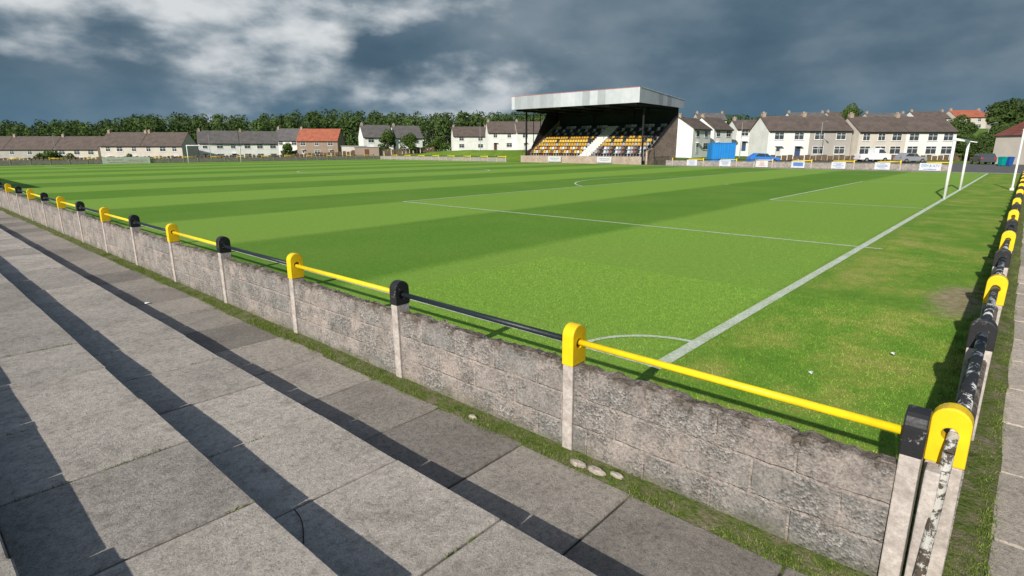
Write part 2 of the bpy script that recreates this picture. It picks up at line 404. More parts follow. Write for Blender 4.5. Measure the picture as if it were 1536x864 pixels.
PT=.963; HW=.080; TH=.047; HZ=.828
def cap_mesh(name,mat,z0):
    n=36; outer=[];inner=[]
    zc=PT-HW
    for i in range(n):
        t=2*math.pi*i/n-math.pi/2+1e-4
        cx,cz=math.cos(t),math.sin(t)
        lo,hi=0,1
        def inside(s):
            x=cx*s; z=HZ+cz*s
            if z<z0: return False
            if z<=zc: return abs(x)<=HW
            return x*x+(z-zc)**2<=HW*HW
        for _ in range(30):
            mid=(lo+hi)/2
            if inside(mid): lo=mid
            else: hi=mid
        outer.append((cx*lo,HZ+cz*lo)); inner.append((cx*.032,HZ+cz*.032))
    for sx in(-1,1):
        bi=min(range(n),key=lambda i:(outer[i][0]-sx*HW)**2+(outer[i][1]-z0)**2); outer[bi]=(sx*HW,z0)
    b=MB(); vs=[]
    for q in(-TH,TH):
        for o_ in outer: vs.append((o_[0],q,o_[1]))
        for o_ in inner: vs.append((o_[0],q,o_[1]))
    fs=[]
    for i in range(n):
        j=(i+1)%n
        fs.append((i,j,n+j,n+i)); fs.append((2*n+i,3*n+i,3*n+j,2*n+j))
        fs.append((i,2*n+i,2*n+j,j)); fs.append((n+i,n+j,3*n+j,3*n+i))
    b.add(vs,fs); return b.mesh(name,[mat])
CY=cap_mesh('painted_cap',YEL,.67); CK=cap_mesh('painted_cap',BLA,.74)
def shaft_mesh(h):
    b=MB(); b.box(-HW+.006,HW-.006,-TH+.004,TH-.004,-.08,h); return b.mesh('shaft',[PCON])
SY=shaft_mesh(.669); SK=shaft_mesh(.739)
def post(x,y,rot,yellow,group,near,label=None):
    e=link('fence_post',None,None,(x,y,0),rot); e.empty_display_size=.2
    top(e,label or ('round-topped concrete post painted yellow in the block wall' if yellow else 'round-topped concrete post painted black in the block wall'),'fence post',group)
    c=link('painted_cap',CY if yellow else CK,e); s=link('shaft',SY if yellow else SK,e)
    if near:
        bevel(c,.008,3); bevel(s,.006,2)
        e.rotation_euler[0]=random.uniform(-.015,.015); e.rotation_euler[1]=random.uniform(-.015,.015); e.location.z=random.uniform(-.014,.008)
def rail(p0,p1,mat,label,group,n=14,r=.0225):
    b=MB(); b.cyl(p0,p1,r,n=n); top(b.obj('barrier_rail',[mat],smooth=True),label,'rail',group)
G1='posts of the terrace wall'; G2='rails of the terrace wall'
pa=[.19+1.99*k for k in range(24)]
for k,y in enumerate(pa):
    post(XW,y,0,k%2==1,G1,k<9)
    if k<23:
        yl=k%2==0
        rail((XW,y+.01,HZ+random.uniform(-.004,.004)),(XW,pa[k+1]-.01,HZ+random.uniform(-.004,.004)),YELR if yl else BLAR,'yellow painted pipe rail above the block wall' if yl else 'black painted pipe rail above the block wall',G2)
G1='posts of the end wall'; G2='rails of the end wall'
pb=[3.245+1.957*k for k in range(33)]
for k,x in enumerate(pb):
    post(x,YB+(.020 if k==0 else 0),math.pi/2,k%2==0,G1,k<9)
    if k<32:
        mt=PEEL if k<5 else (YELR if k%2==0 else BLAR)
        rail((x+(.01 if k else -.03),YB,HZ),(pb[k+1]-.01,YB,HZ),mt,'pipe rail with flaking black and white paint' if k<5 else ('yellow painted pipe rail' if k%2==0 else 'black painted pipe rail'),G2,14,.031 if k<5 else .0225)
G1='posts of the distant perimeter wall'; G2='rails of the distant perimeter wall'
def run(axis,c,a0,a1,par=0):
    n=int((a1-a0)/2.0)
    pts=[a0+2.0*i for i in range(n+1)]
    for i,a in enumerate(pts):
        if axis=='Y': post(c,a,0,(i+par)%2==0,G1,False)
        else: post(a,c,math.pi/2,(i+par)%2==0,G1,False)
        if i<n:
            p0=(c,a,HZ) if axis=='Y' else (a,c,HZ); p1=(c,a+2,HZ) if axis=='Y' else (a+2,c,HZ)
            yl=(i+par)%2==0
            rail(p0,p1,YELR if yl else BLAR,'yellow painted pipe rail' if yl else 'black painted pipe rail',G2,6,.045)
run('Y',XFW,5.3,34.4); run('Y',XFW,61.6,94); run('X',YEW,10,66.5,1)

b=MB(); pts=[(3.215,YB+.012,HZ-.004),(3.165,YB+.014,.81),(3.12,YB+.015,.765),(3.085,YB+.016,.69),(3.03,YB+.02,.45),(2.96,YB+.03,.0)]
for i,(p,q) in enumerate(zip(pts,pts[1:])):
    b.cyl(p,q,.0235,n=14)
top(b.obj('bent_pipe',[RUST],smooth=False),'worn grey flaking bent pipe hanging from the yellow corner post','pipe')
b=MB(); b.box(3.02,3.13,.070,.130,-.05,.70)
o=b.obj('concrete_stub',[PCON]); bevel(o,.008); top(o,'short whitish broken concrete post at the wall corner','post')
for (x,y,r) in((2.93,2.0,.05),(2.94,1.86,.055),(2.98,1.72,.035),(2.93,3.05,.03)):
    b=MB(); n=9; vs=[];
    for ring,zz in((1,0.0),(.95,.024),(.6,.034)):
        for i in range(n):
            t=2*math.pi*i/n; rr=r*ring*(1+.35*mn.noise(Vector((x*9+math.cos(t)*1.3,y*7+math.sin(t)*1.3,0)))); vs.append((x+rr*.7*math.cos(t),y+rr*1.4*math.sin(t),zz))
    fs=[(k*n+i,k*n+(i+1)%n,(k+1)*n+(i+1)%n,(k+1)*n+i) for k in range(2) for i in range(n)]+[tuple(range(2*n,3*n))]
    b.add(vs,fs); top(b.obj('stone',[SLAB3]),'flat pale stone lying in the grass by the wall','stone','stones by the wall')
b=MB(); pts=[]
for i in range(25):
    t=i/24; pts.append((1.25-.20*t+.022*math.sin(t*7),2.74-.56*t+.02*math.sin(t*5+1),.187))
for p,q in zip(pts,pts[1:]): b.cyl(p,q,.0028,n=6)
top(b.obj('cable',[BLKP]),'thin black cable lying on the concrete terrace step','cable')
for i,(x,y) in enumerate(((6.9,.75),(5.75,1.25),(3.75,.35),(2.3,9.0))):
    b=MB(); z=.03 if x>3 else .01; s=.035
    b.add([(x-s,y-s*.6,z),(x+s,y-s*.4,z+.01),(x+s*.8,y+s*.7,z),(x-s*.7,y+s*.5,z+.015),(x,y,z+.02)],[(0,1,4),(1,2,4),(2,3,4),(3,0,4)])
    top(b.obj('litter',[WHITE]),'crumpled scrap of white paper on the ground','litter','scraps of litter')

# ---------------- goals ----------------
def goal(y,s,label):
    e=link('football_goal',None,None,(XC,y,0)); top(e,label,'goal','football goals')
    for x in(-3.72,3.72):
        b=MB(); b.cyl((x,0,-.05),(x,0,2.44),.06,n=12); b.obj('goal_post',[WHITE],e,True)
        b=MB(); b.cyl((x,0,2.49),(x,-s*.35,2.43),.022,n=8); b.obj('net_bracket',[WHITE],e)
    b=MB(); b.cyl((-3.78,0,2.50),(3.78,0,2.50),.06,n=12); b.obj('crossbar',[WHITE],e,True)
goal(YG,1,'white football goal frame without a net on the nearer goal line')
goal(YE,-1,'white football goal frame without a net on the distant goal line')
b=MB(); b.cyl((39.8,.42,0),(39.8,.42,3.05),.05,n=10); b.cyl((39.8,.42,0),(39.8,.42,.12),.11,n=10); b.cyl((39.8,.42,3.05),(39.8,.42,3.1),.07,n=10)
top(b.obj('white_pole',[WHITE],smooth=False),'tall white painted pole beside the end wall','pole')

# ---------------- advertising boards ----------------
boards=[(30.7,1),(26.6,1),(22.4,2),(18.6,3),(14.7,1),(10.8,1),(6.9,4)]
def lettering(txt,width,height,loc,parent,mat):
    cu=bpy.data.curves.new('t','FONT'); cu.body=txt; cu.align_x='CENTER'; cu.align_y='CENTER'; cu.size=1; cu.extrude=.004
    t=bpy.data.objects.new('t',cu); COL.objects.link(t); bpy.context.view_layer.update()
    me=bpy.data.meshes.new_from_object(t.evaluated_get(bpy.context.evaluated_depsgraph_get()))
    w,h=t.dimensions[0],t.dimensions[1]; bpy.data.objects.remove(t)
    me.materials.clear(); me.materials.append(mat)
    sx=width/w; sy=height/h
    me.transform(Matrix(((0,0,-1,0),(-sx,0,0,0),(0,sy,0,0),(0,0,0,1))))
    o=link('lettering',me,parent,loc); return o
for y,k in boards:
    e=link('advertising_board',None,None,(XFW-.13,y,0)); top(e,'white advertising board with blue print on the block wall' if k!=2 else 'white advertising board with red print on the block wall','sign','advertising boards on the wall')
    hw=.66 if k!=4 else .85
    b=MB(); b.box(-.015,.015,-hw,hw,.06,.76); b.obj('panel',[BOARD],e)
    b=MB(); mt=REDP if k==2 else BLUEP
    if k==3: b.box(-.024,-.018,-.5,.5,.24,.64)
    elif k==4: b.box(-.024,-.018,-.5,.5,.15,.21); 
    else:
        r=random.Random(int(y*10))
        for z in(.62,.49,.36,.22): 
            w=r.uniform(.2,.5); b.box(-.024,-.018,-w,w,z-.02,z+.025)
    b.obj('printed_panel',[mt],e)
    if k==4: lettering('DSM & ATV',1.4,.24,(-.022,0,.50),e,BLUEP)
GP=simple('grey_print',(.3,.3,.34))
for y in(53.3,44.5):
    e=link('advertising_board',None,None,(69.2,y,0)); top(e,'plain white board on the front wall of the stand','sign')
    b=MB(); b.box(-.015,.015,-1.2,1.2,.15,.95); b.obj('panel',[BOARD],e)
    b=MB(); b.box(-.026,-.018,-.9,.9,.62,.72); b.box(-.026,-.018,-.7,.7,.4,.46); b.obj('printed_panel',[GP],e)
e=link('banner',None,None,(24.6,YEW-.14,0)); top(e,'long white banner with orange print behind the distant goal','banner')
b=MB(); b.box(-2.9,2.9,-.012,.012,.02,.92); b.obj('panel',[WHITE],e)
b=MB(); b.box(-2.4,-.4,-.022,-.016,.5,.56); b.box(0.1,2.5,-.022,-.016,.45,.5); b.box(-2.2,2.2,-.022,-.016,.2,.25); b.obj('printed_panel',[simple('orange_print',(.6,.28,.06))],e)

# ---------------- stand ----------------
SY0,SY1=38.5,60.5
st=link('grandstand',None,None,(0,0,0)); top(st,'covered football stand with grey roof fascia, tiered seats and brick sides','grandstand')
m=M('roof_fascia_sheet',0.6,0.3)
o=m.sep(); u=m.math('ADD',o[0],o[1])
fl=m.math('FLOOR',m.math('MULTIPLY',u,.8)); wn=m.n('ShaderNodeTexWhiteNoise',noise_dimensions='1D'); m.l(fl,wn.inputs['W'])
c=m.ramp(wn.outputs['Value'],[(0.0,(.33,.35,.375)),(.45,(.39,.41,.44)),(.55,(.49,.51,.54)),(1.0,(.57,.59,.62))])
c=m.mix(.35,c,m.ramp(m.noise(1.2,5),[(.3,.75),(.7,1.1)]),'MULTIPLY')
m.base(c); rb=m.math('SINE',m.math('MULTIPLY',u,32)); m.bump(rb,.3,.01); FAS=m.m
ROOFG=simple('roof_sheet',(.45,.46,.47),.6,.3,.2)
DARK=simple('dark_cladding',(.040,.043,.05),.8,.1,.3)
def brickmat(name,axis,c1,c2,mo,bw=.23,rh=.075):
    m=M(name,.9,.1); o=m.sep(); u=o[1] if axis=='Y' else o[0]
    b=m.n('ShaderNodeTexBrick'); m.l(m.comb(u,o[2],0.0),b.inputs['Vector']); b.inputs['Scale'].default_value=1
    b.inputs['Brick Width'].default_value=bw; b.inputs['Row Height'].default_value=rh; b.inputs['Mortar Size'].default_value=.008
    b.inputs['Color1'].default_value=(*c1,1); b.inputs['Color2'].default_value=(*c2,1); b.inputs['Mortar'].default_value=(*mo,1)
    m.base(m.mix(.6,b.outputs['Color'],m.ramp(m.noise(1.1,6,.7),[(.3,.6),(.7,1.3)]),'MULTIPLY')); return m.m
BRX=brickmat('stand_brick_side','X',(.40,.27,.19),(.54,.39,.29),(.48,.43,.37),.45,.16)
BRY=brickmat('stand_brick_front','Y',(.34,.25,.19),(.46,.35,.27),(.42,.38,.33))
b=MB(); b.extrude([(67.75,9.6),(80.4,8.7),(80.4,8.45),(67.75,9.35)],'y',SY0+.1,SY1-.1); b.obj('roof',[ROOFG],st)
b=MB(); b.box(67.6,67.68,SY0,SY1,7.85,9.72); b.obj('fascia',[FAS],st)
for y in(SY0+.002,SY1-.082):
    b=MB(); b.extrude([(67.684,9.70),(80.5,8.82),(80.5,7.75),(67.684,7.85)],'y',y,y+.08); b.obj('fascia',[FAS],st)
b=MB(); b.box(67.57,67.70,SY0-.02,SY1+.02,9.724,9.79); b.obj('roof_trim',[simple('red_trim',(.45,.16,.15))],st)
b=MB(); b.extrude([(67.55,9.83),(80.6,8.93),(80.6,8.85),(67.72,9.74)],'y',SY0-.06,SY0-.004); b.obj('roof_trim',[simple('pale_trim',(.6,.6,.6))],st)
b=MB(); b.box(67.7,80.3,SY0+.12,SY1-.12,7.86,7.93); b.obj('soffit',[DARK],st)
for i in range(6):
    y=SY0+.7+i*(SY1-SY0-1.4)/5
    b=MB(); b.box(67.9,79.8,y-.06,y+.06,7.6,7.85); 
    for x in np.arange(68.5,79,1.5): b.cyl((x,y,7.6),(x+.75,y,7.2),.03,n=6)
    b.box(67.9,79.8,y-.04,y+.04,7.15,7.21)
    b.obj('roof_beam',[BLKP],st)
for y in(39.3,59.9):
    b=MB(); b.box(70.3,70.5,y-.1,y+.1,0,7.85); b.obj('column',[BLKP],st)
for y in(45.6,52.9):
    b=MB(); b.box(78.5,78.7,y-.1,y+.1,4,7.85); b.obj('column',[BLKP],st)
b=MB(); b.box(79.3,79.45,SY0+.3,SY1-.3,0,7.86); b.obj('rear_wall',[DARK],st)
for y in(38.7,60.1):
    b=MB(); b.extrude([(70.8,-.1),(70.8,1.7),(72.2,2.15),(79.29,6.7),(79.29,-.1)],'y',y,y+.22); b.obj('side_wall',[BRX],st)
    b=MB(); b.extrude([(72.2,2.17),(79.29,6.72),(79.29,6.84),(72.2,2.29)],'y',y-.04,y+.26); b.obj('coping',[BLKP],st)
b=MB(); b.extrude([(72,2.2),(79.2,6.8),(79.2,7.8),(76,7.8)],'y',60.12,60.2); b.obj('side_screen',[DARK],st)
for i,x in enumerate(np.linspace(71,78,5)):
    b=MB(); b.box(x,x+.08,60.36,60.44,0,7.8); b.obj('side_post',[BLKP],st)
b=MB(); b.box(69.4,69.62,SY0+.3,SY1-.3,-.1,1.0); b.obj('front_wall',[BRY],st)
b=MB()
for i in range(9):
    x0=70.6+.95*i; b.box(x0,x0+.96 if i<8 else 79.28,SY0+.45,SY1-.45,-.05 if i==0 else .4,1.0+.54*i)
b.obj('seating_tiers',[simple('tier_concrete',(.22,.215,.21),.9,.1)],st)
b=MB()
for i in range(17):
    x0=70.3+.475*i; b.box(x0,x0+.475,47.85,49.75,.3,1.10+.27*i)
b.obj('aisle_steps',[CONC],st)
b=MB()
for i in range(5): b.box(69.7+.17*i,70.59,39.6,40.6,.2*i,.2*i+.2)
b.obj('entry_steps',[CONC],st)
def railing(name,pts,h,par,mat=BLKP,gap=.35):
    b=MB()
    for p,q in zip(pts,pts[1:]):
        p=Vector(p);q=Vector(q)
        for zz in (h,): b.cyl(p+Vector((0,0,zz)),q+Vector((0,0,zz)),.022,n=6)
        n=max(1,int((q-p).length/gap))
        for i in range(n+1):
            t=p.lerp(q,i/n); b.cyl(t,t+Vector((0,0,h)),.018,n=6)
    return b.obj(name,[mat],par)
railing('railing',[(69.5,39.0,1.0),(69.5,47.7,1.0)],.6,st,gap=1.8)
railing('railing',[(69.5,49.9,1.0),(69.5,59.9,1.0)],.6,st,gap=1.8)
railing('railing',[(68.6,37.2,0),(70.4,38.3,1.1),(71.4,38.5,1.6)],1.1,st,gap=.25)
railing('railing',[(68.6,36.4,0),(75.0,37.6,0)],1.0,st,gap=.4)
b=MB(); b.box(-.21,.19,-.20,.20,.40,.45); 
b.add([(.17,-.20,.42),(.17,.20,.42),(.26,.20,.80),(.26,-.20,.80),(.21,-.20,.42),(.21,.20,.42),(.30,.20,.80),(.30,-.20,.80)],[(0,3,2,1),(4,5,6,7),(0,1,5,4),(1,2,6,5),(2,3,7,6),(3,0,4,7)])
b.box(.0,.1,-.03,.03,0,.40)
seatm={}
for nme,c in(('orange',(.52,.29,.04)),('yellow',(.62,.42,.08)),('black',(.03,.03,.035)),('white',(.58,.58,.60)),('brown',(.20,.10,.07)),('grey',(.34,.35,.38))):
    seatm[nme]=b.mesh('stadium_seat',[simple('seat_'+nme,c,.5,.3,.12)])
r=random.Random(11)
for i in range(8):
    ylist=[40.0+.49*j for j in range(16)]+[50.05+.495*j for j in range(20)]
    for j,y in enumerate(ylist):
        L_=j>=16
        if i<2: nm=(['white','grey','brown','black'][(j*3+i)%4]) if not L_ else (['orange','white','yellow','brown'][(j+i)%4])
        elif i==2: nm='orange' if (j%4) else 'grey'
        elif i==3: nm='yellow' if r.random()<.75 else 'black'
        elif i==4: nm=('orange' if L_ else ('orange' if j%3 else 'black')) if r.random()<.8 else 'black'
        elif i==5: nm=['black','black','grey'][j%3]
        elif i==6: nm=['black','white','black'][j%3]
        else: nm=['grey','black','white'][(j//2)%3]
        x=71.0+.95*i+.15
        o=link('stadium_seat',seatm[nm],None,(x,y,1.0+.54*i))
        top(o,nm+' moulded plastic seat on the tiers of the stand','seat','seats in the stand')

# ---------------- grass bank ----------------
b=MB(); vs=[]; xs=np.linspace(69,84,16); ysb=np.linspace(61.5,99,26)
for y in ysb:
    for x in xs: vs.append((x,y,-.03+1.75*sm(x,69.3,77)*sm(y,61.5,68)*(1-.5*sm(y,82,99))+.12*mn.noise(Vector((x*.4,y*.4,0)))-(.3 if x in(xs[0],) else 0)))
b.add(vs,[(j*16+i,j*16+i+1,(j+1)*16+i+1,(j+1)*16+i) for j in range(25) for i in range(15)])
m=M('bank_grass',.9,.1); m.base(m.mix(.6,m.ramp(m.noise(.5,5),[(.3,(.12,.21,.02)),(.7,(.20,.30,.045))]),m.ramp(m.noise(6,5,.7),[(.3,.6),(.7,1.3)]),'MULTIPLY'))
structure(b.obj('grass_bank',[m.m],smooth=True))
b=MB(); b.add([(68,-12,.0),(104,-12,.0),(104,36.5,.0),(68,36.5,.0)],[(0,1,2,3)]); structure(b.obj('car_park',[ASPH]))
b=MB(); b.add([(65.2,-0.1,.004),(67.4,-0.1,.004),(67.4,37,.004),(65.2,37,.004)],[(0,1,2,3)]); structure(b.obj('path',[simple('path_gravel',(.36,.33,.28),.95,.1,.3,2)]))

# ---------------- trees ----------------
def leafmat(name,dark,mid,light,k=.8):
    m=M(name,.75,.1); g=m.n('ShaderNodeNewGeometry')
    c=m.ramp(g.outputs['Random Per Island'],[(0,dark),(.5,mid),(1,light)])
    c=m.mix(k,c,m.ramp(m.noise(.13,4),[(.35,.55),(.65,1.35)]),'MULTIPLY'); m.base(c)
    tr=m.n('ShaderNodeBsdfTranslucent'); m.l(c,tr.inputs['Color']); mx=m.n('ShaderNodeMixShader'); mx.inputs[0].default_value=.3
    m.l(m.b.outputs[0],mx.inputs[1]); m.l(tr.outputs[0],mx.inputs[2]); m.l(mx.outputs[0],m.nt.nodes['Material Output'].inputs['Surface'])
    return m.m
LF1=leafmat('wood_leaves',(.065,.110,.034),(.085,.135,.038),(.115,.170,.048))
LF2=leafmat('tree_leaves',(.07,.12,.025),(.10,.165,.035),(.14,.21,.05))
BARK=simple('bark',(.10,.075,.05),.9,.1,.4,6)
def leaves(blobs,size,aspect=.6):
    out=[]
    for c,r,n in blobs:
        d=rng.normal(size=(n,3)); d/=np.linalg.norm(d,axis=1)[:,None]
        u=rng.random(n)**.33; u=.45+.6*u
        P=np.array(c)+d*u[:,None]*np.array(r)
        a=rng.normal(size=(n,3))*.5+d; a/=np.linalg.norm(a,axis=1)[:,None]
        h=rng.normal(size=(n,3)); t=np.cross(h,a); t/=np.linalg.norm(t,axis=1)[:,None]+1e-6
        w=np.cross(t,a); w/=np.linalg.norm(w,axis=1)[:,None]+1e-6
        s=size*rng.uniform(.5,1.3,n)[:,None]
        q=np.stack([P-t*s,P-w*s*aspect,P+t*s,P+w*s*aspect],axis=1)
        out.append(q.reshape(-1,3))
    return np.concatenate(out)
bl=[]; r=random.Random(5)
prof=[(-60,190),(0,184),(60,182),(90,178),(150,184),(190,172),(230,170),(300,172),(330,170),(380,174),(420,168),(470,164),(560,166),(640,170),(700,166),(770,168),(860,170),(1000,174)]
for row,(fa,fb,drop) in enumerate(((210,222,8),(228,242,3),(248,262,0))):
    R_=-235
    while R_<62:
        f=r.uniform(fa,fb); pxx=768+R_/(.00114*f)
        ty=np.interp(pxx,[p[0] for p in prof],[p[1] for p in prof])+drop+r.uniform(-3,4)
        zt=2.15+.0011*f*(222-ty); gz=-2.5 if R_<-60 else 0
        x,y=S(f,R_); w=r.uniform(3.0,5.0); h=zt-gz
        rz=h*.2
        for k in range(4):
            t=k/3; cz=min(gz+h*.1+(h*.9-rz)*t,zt-rz*(.9 if k==3 else 1.0)); ww=w*(1.15-.45*t)
            bl.append(((x+r.uniform(-2,2),y+r.uniform(-2,2),cz),(ww,ww,rz*(1.3 if k<3 else 1)),160))
        R_+=r.uniform(2.4,4.0)
o=link('distant_wood',fastmesh('distant_wood',leaves(bl,.55),4,LF1)); o['kind']='stuff'; o['label']='dense dark green belt of woodland behind the houses'; o['category']='wood'
bl=[]
R_=70
while R_<235:
    f=r.uniform(255,290); x,y=S(f,R_); h=r.uniform(4,8); 
    for k in range(3): bl.append(((x+r.uniform(-3,3),y+r.uniform(-3,3),9+h*(.2+.3*k)),(6,6,h*.28),140))
    R_+=r.uniform(3,6)
o=link('distant_wood',fastmesh('distant_wood',leaves(bl,.7),4,LF1)); o['kind']='stuff'; o['label']='line of dark trees on the rise behind the roofs'; o['category']='wood'
def tree(f,rr,height,width,base,label,shrub=False,n=3600,mat=LF2,seed=0):
    q=random.Random(seed); x,y=S(f,rr)
    e=link('shrub' if shrub else 'tree',None,None,(x,y,base)); top(e,label,'shrub' if shrub else 'tree')
    tb=MB(); th=height*(.18 if shrub else .45); tr=max(.08,height*.028)
    tb.cyl((0,0,-.5),(0,0,th),tr,tr*.6,8)
    blobs=[]; k=16
    for i in range(k):
        a=2*math.pi*i/k*2.4+q.uniform(-.3,.3); t=q.random(); rad=width*.5*q.uniform(.25,.75)*(1-.5*t); zc=height*(.33 if not shrub else .28)+height*.48*t
        c=(math.cos(a)*rad,math.sin(a)*rad,zc); tb.cyl((0,0,th*.7),c,tr*.45,tr*.15,6)
        s=width*q.uniform(.10,.21); blobs.append((c,(s,s,s*.8),n//(k+1)))
    blobs.append(((width*.05,0,height*.85),(width*.17,width*.17,height*.14),n//(k+1)))
    tb.obj('trunk',[BARK],e)
    link('crown',fastmesh('crown',leaves(blobs,width*.022+.06),4,mat),e)
tree(150,-32,7,7,0,'leafy green tree growing in front of a white house',seed=1)
tree(148,-26,5.8,6,0.2,'small leafy tree beside a white house',seed=2)
tree(188,-24,4.2,7,1.3,'broad green shrub in front of pale houses',True,seed=3)
tree(205,118,9.5,9,8,'round green tree standing above the rooftops',seed=4)
tree(125,106,12.5,13,0,'large dark green tree behind the red-roofed house',n=8000,seed=5,mat=LF1)
tree(132,101,9.5,9,0,'dark green tree beyond the houses',n=6000,seed=6,mat=LF1)
tree(118,112,11,12,0,'large dark green tree behind the red-roofed house',n=8000,seed=7,mat=LF1)
tree(92,72,4.4,4.5,0,'dense shrub at the end of the terraced houses',True,seed=8,mat=LF1)
tree(93,75,4.6,4.5,0,'dense shrub by the parked cars',True,seed=9,mat=LF1)
tree(96,79.5,5.6,5.5,0,'dense dark shrub by the parked cars',True,n=4600,seed=10,mat=LF1)
tree(98,83.5,6.2,6,0,'dense dark shrub by the parked cars',True,n=4600,seed=16,mat=LF1)
tree(140,-111,4.2,6,-2.6,'bushy green shrub in front of the houses',True,seed=11)
tree(141,-115,3.6,5,-2.6,'bushy green shrub in front of the houses',True,seed=12)
tree(140,-107,3.6,4,-2.6,'bushy green shrub in front of the houses',True,seed=13)
tree(139,-92,3.2,3.5,-2.3,'small bushy shrub beside a garden fence',True,seed=14)
tree(150,-58,4.5,5,-1,'leafy green shrub near the red-roofed house',True,seed=15)

# ---------------- houses ----------------
def harl(name,c):
    m=M(name,.95,.1); 
    cc=m.mix(.6,c,m.ramp(m.noise(.5,6,.65),[(.3,.75),(.7,1.1)]),'MULTIPLY'); cc=m.mix(.4,cc,m.ramp(m.noise(25,3),[(.3,.8),(.7,1.15)]),'MULTIPLY'); m.base(cc); return m.m
def rooft(name,c):
    m=M(name,.9,.1); o=m.sep()
    w=m.math('SINE',m.math('MULTIPLY',o[2],28)); w=m.math('ADD',m.math('MULTIPLY',w,.12),.95)
    cc=m.mix(1.0,c,m.comb(w,w,w),'MULTIPLY'); cc=m.mix(.7,cc,m.ramp(m.noise(.8,6,.7),[(.3,.6),(.7,1.3)]),'MULTIPLY')
    cc=m.mix(.5,cc,m.ramp(m.noise(9,4,.7),[(.3,.65),(.7,1.3)]),'MULTIPLY'); m.base(cc); return m.m
W_WH=harl('white_harling',(.82,.81,.77)); W_CR=harl('cream_harling',(.62,.56,.49)); W_GR=harl('grey_harling',(.42,.39,.355)); W_BR=harl('brown_harling',(.33,.25,.20))
R_BR=rooft('brown_tiles',(.145,.115,.10)); R_GR=rooft('grey_tiles',(.15,.14,.135)); R_RD=rooft('red_tiles',(.42,.14,.085)); R_MR=rooft('maroon_tiles',(.20,.075,.06))
CHIM=simple('chimney_render',(.40,.32,.25),.9,.1); DOORC=[simple('door_white',(.6,.6,.6)),simple('door_brown',(.12,.05,.03)),simple('door_blue',(.05,.09,.2))]
def house(f,r0,r1,base,eave,ridge,wallm,roofm,label,rot=0.0,depth=8.0,bays=2,hip=False,chim=1,group=None,seed=0):
    q=random.Random(seed); w=r1-r0-.006; hw=w/2
    x,y=S(f,(r0+r1)/2)
    e=link('house',None,None,(x,y,base),HEAD-math.pi/2+rot); top(e,label,'house',group)
    H=eave-base; RH=ridge-base
    b=MB(); 
    prof=[(0,-1.5),(depth,-1.5),(depth,H),(depth/2,RH-.12),(0,H)] if not hip else [(0,-1.5),(depth,-1.5),(depth,H),(0,H)]
    b.extrude(prof,'x',-hw,hw); b.obj('wall',[wallm],e)
    b=MB(); ov=.3; gv=.0 if chim==8 else .12; th=.16; sl=(RH-H)/(depth/2)
    if not hip:
        b.extrude([(-ov,H-ov*sl+.02),(depth/2,RH),(depth+ov,H-ov*sl+.02),(depth+ov,H-ov*sl+.02+th),(depth/2,RH+th),(-ov,H-ov*sl+.02+th)],'x',-hw-gv,hw+gv)
    else:
        z=H+.02; k=depth*.45
        b.add([(-hw-ov,-ov,z),(hw+ov,-ov,z),(hw+ov,depth+ov,z),(-hw-ov,depth+ov,z),(-hw+k,depth/2,RH),(hw-k if w>2*k+1 else hw-k*.9,depth/2,RH)],[(0,1,5,4),(1,2,5),(2,3,4,5),(3,0,4),(0,3,2,1)])
    roof=b.obj('roof',[roofm],e)
    b=MB()
    b.box(-hw,hw,-ov-.09,-ov-.005,H-ov*sl-.08,H-ov*sl+.06); b.obj('gutter',[BLKP],e)
    for i in range(1 if chim==8 else chim):
        cx=(-hw+.5) if i==0 else (hw-.5)
        b=MB(); b.box(cx-.30,cx+.30,depth/2-.40,depth/2+.40,RH-.5,RH+.60); b.box(cx-.35,cx+.35,depth/2-.45,depth/2+.45,RH+.602,RH+.68)
        for dy in(-.2,.2): b.cyl((cx,depth/2+dy,RH+.68),(cx,depth/2+dy,RH+.88),.1,.08,8)
        b.obj('chimney',[CHIM],roof)
    def window(cx,z,ww,hh):
        b=MB(); 
        b.box(cx-ww/2-.08,cx+ww/2+.08,-.035,.0-.002,z-.08,z+hh+.08,0)
        b.box(cx-ww/2,cx-.035,-.05,-.037,z,z+hh*.66,1); b.box(cx+.035,cx+ww/2,-.05,-.037,z,z+hh*.66,1)
        b.box(cx-ww/2,cx-.035,-.05,-.037,z+hh*.72,z+hh,1); b.box(cx+.035,cx+ww/2,-.05,-.037,z+hh*.72,z+hh,1)
        b.box(cx-ww/2-.12,cx+ww/2+.12,-.11,-.037,z-.15,z-.082,0)
        b.obj('window',[WHITE,GLASS],e)
    for i in range(bays):
        cx=-hw+w*(i+.5)/bays+q.uniform(-.3,.3)
        ww=1.5 if q.random()<.6 else 1.1
        window(cx,H-1.5,ww,1.05)
        if i==(bays-1 if q.random()<.5 else 0):
            b=MB(); b.box(cx-.47,cx+.47,-.06,-.002,0.0,2.05,0); b.box(cx-.3,cx+.3,-.07,-.062,1.3,1.8,1); b.box(cx-.6,cx+.6,-.7,-.002,2.15,2.25,2); b.obj('door',[q.choice(DOORC),GLASS,WHITE],e)
        else: window(cx,.9,1.7,1.2)
    return e
GL='houses beyond the end of the pitch'
house(160,-154,-140,-2.8,1.9,5.2,W_GR,R_BR,'grey roughcast house with brown tiled roof',seed=20,bays=3,group=GL)
house(160,-140,-126.4,-2.8,1.9,5.2,W_GR,R_BR,'grey roughcast house with brown tiled roof',seed=21,bays=3,group=GL)
house(160,-126.4,-114.2,-2.8,1.9,5.2,W_CR,R_BR,'beige roughcast house with brown tiled roof',seed=22,bays=3,group=GL)
house(156,-110.6,-99.6,-2.2,2.8,6.2,W_CR,R_BR,'beige roughcast house with brown tiled roof',seed=23,bays=3,group=GL,chim=2)
house(156,-99.6,-88.6,-2.2,2.8,6.2,W_CR,R_BR,'beige roughcast house with brown tiled roof',seed=24,bays=3,group=GL)
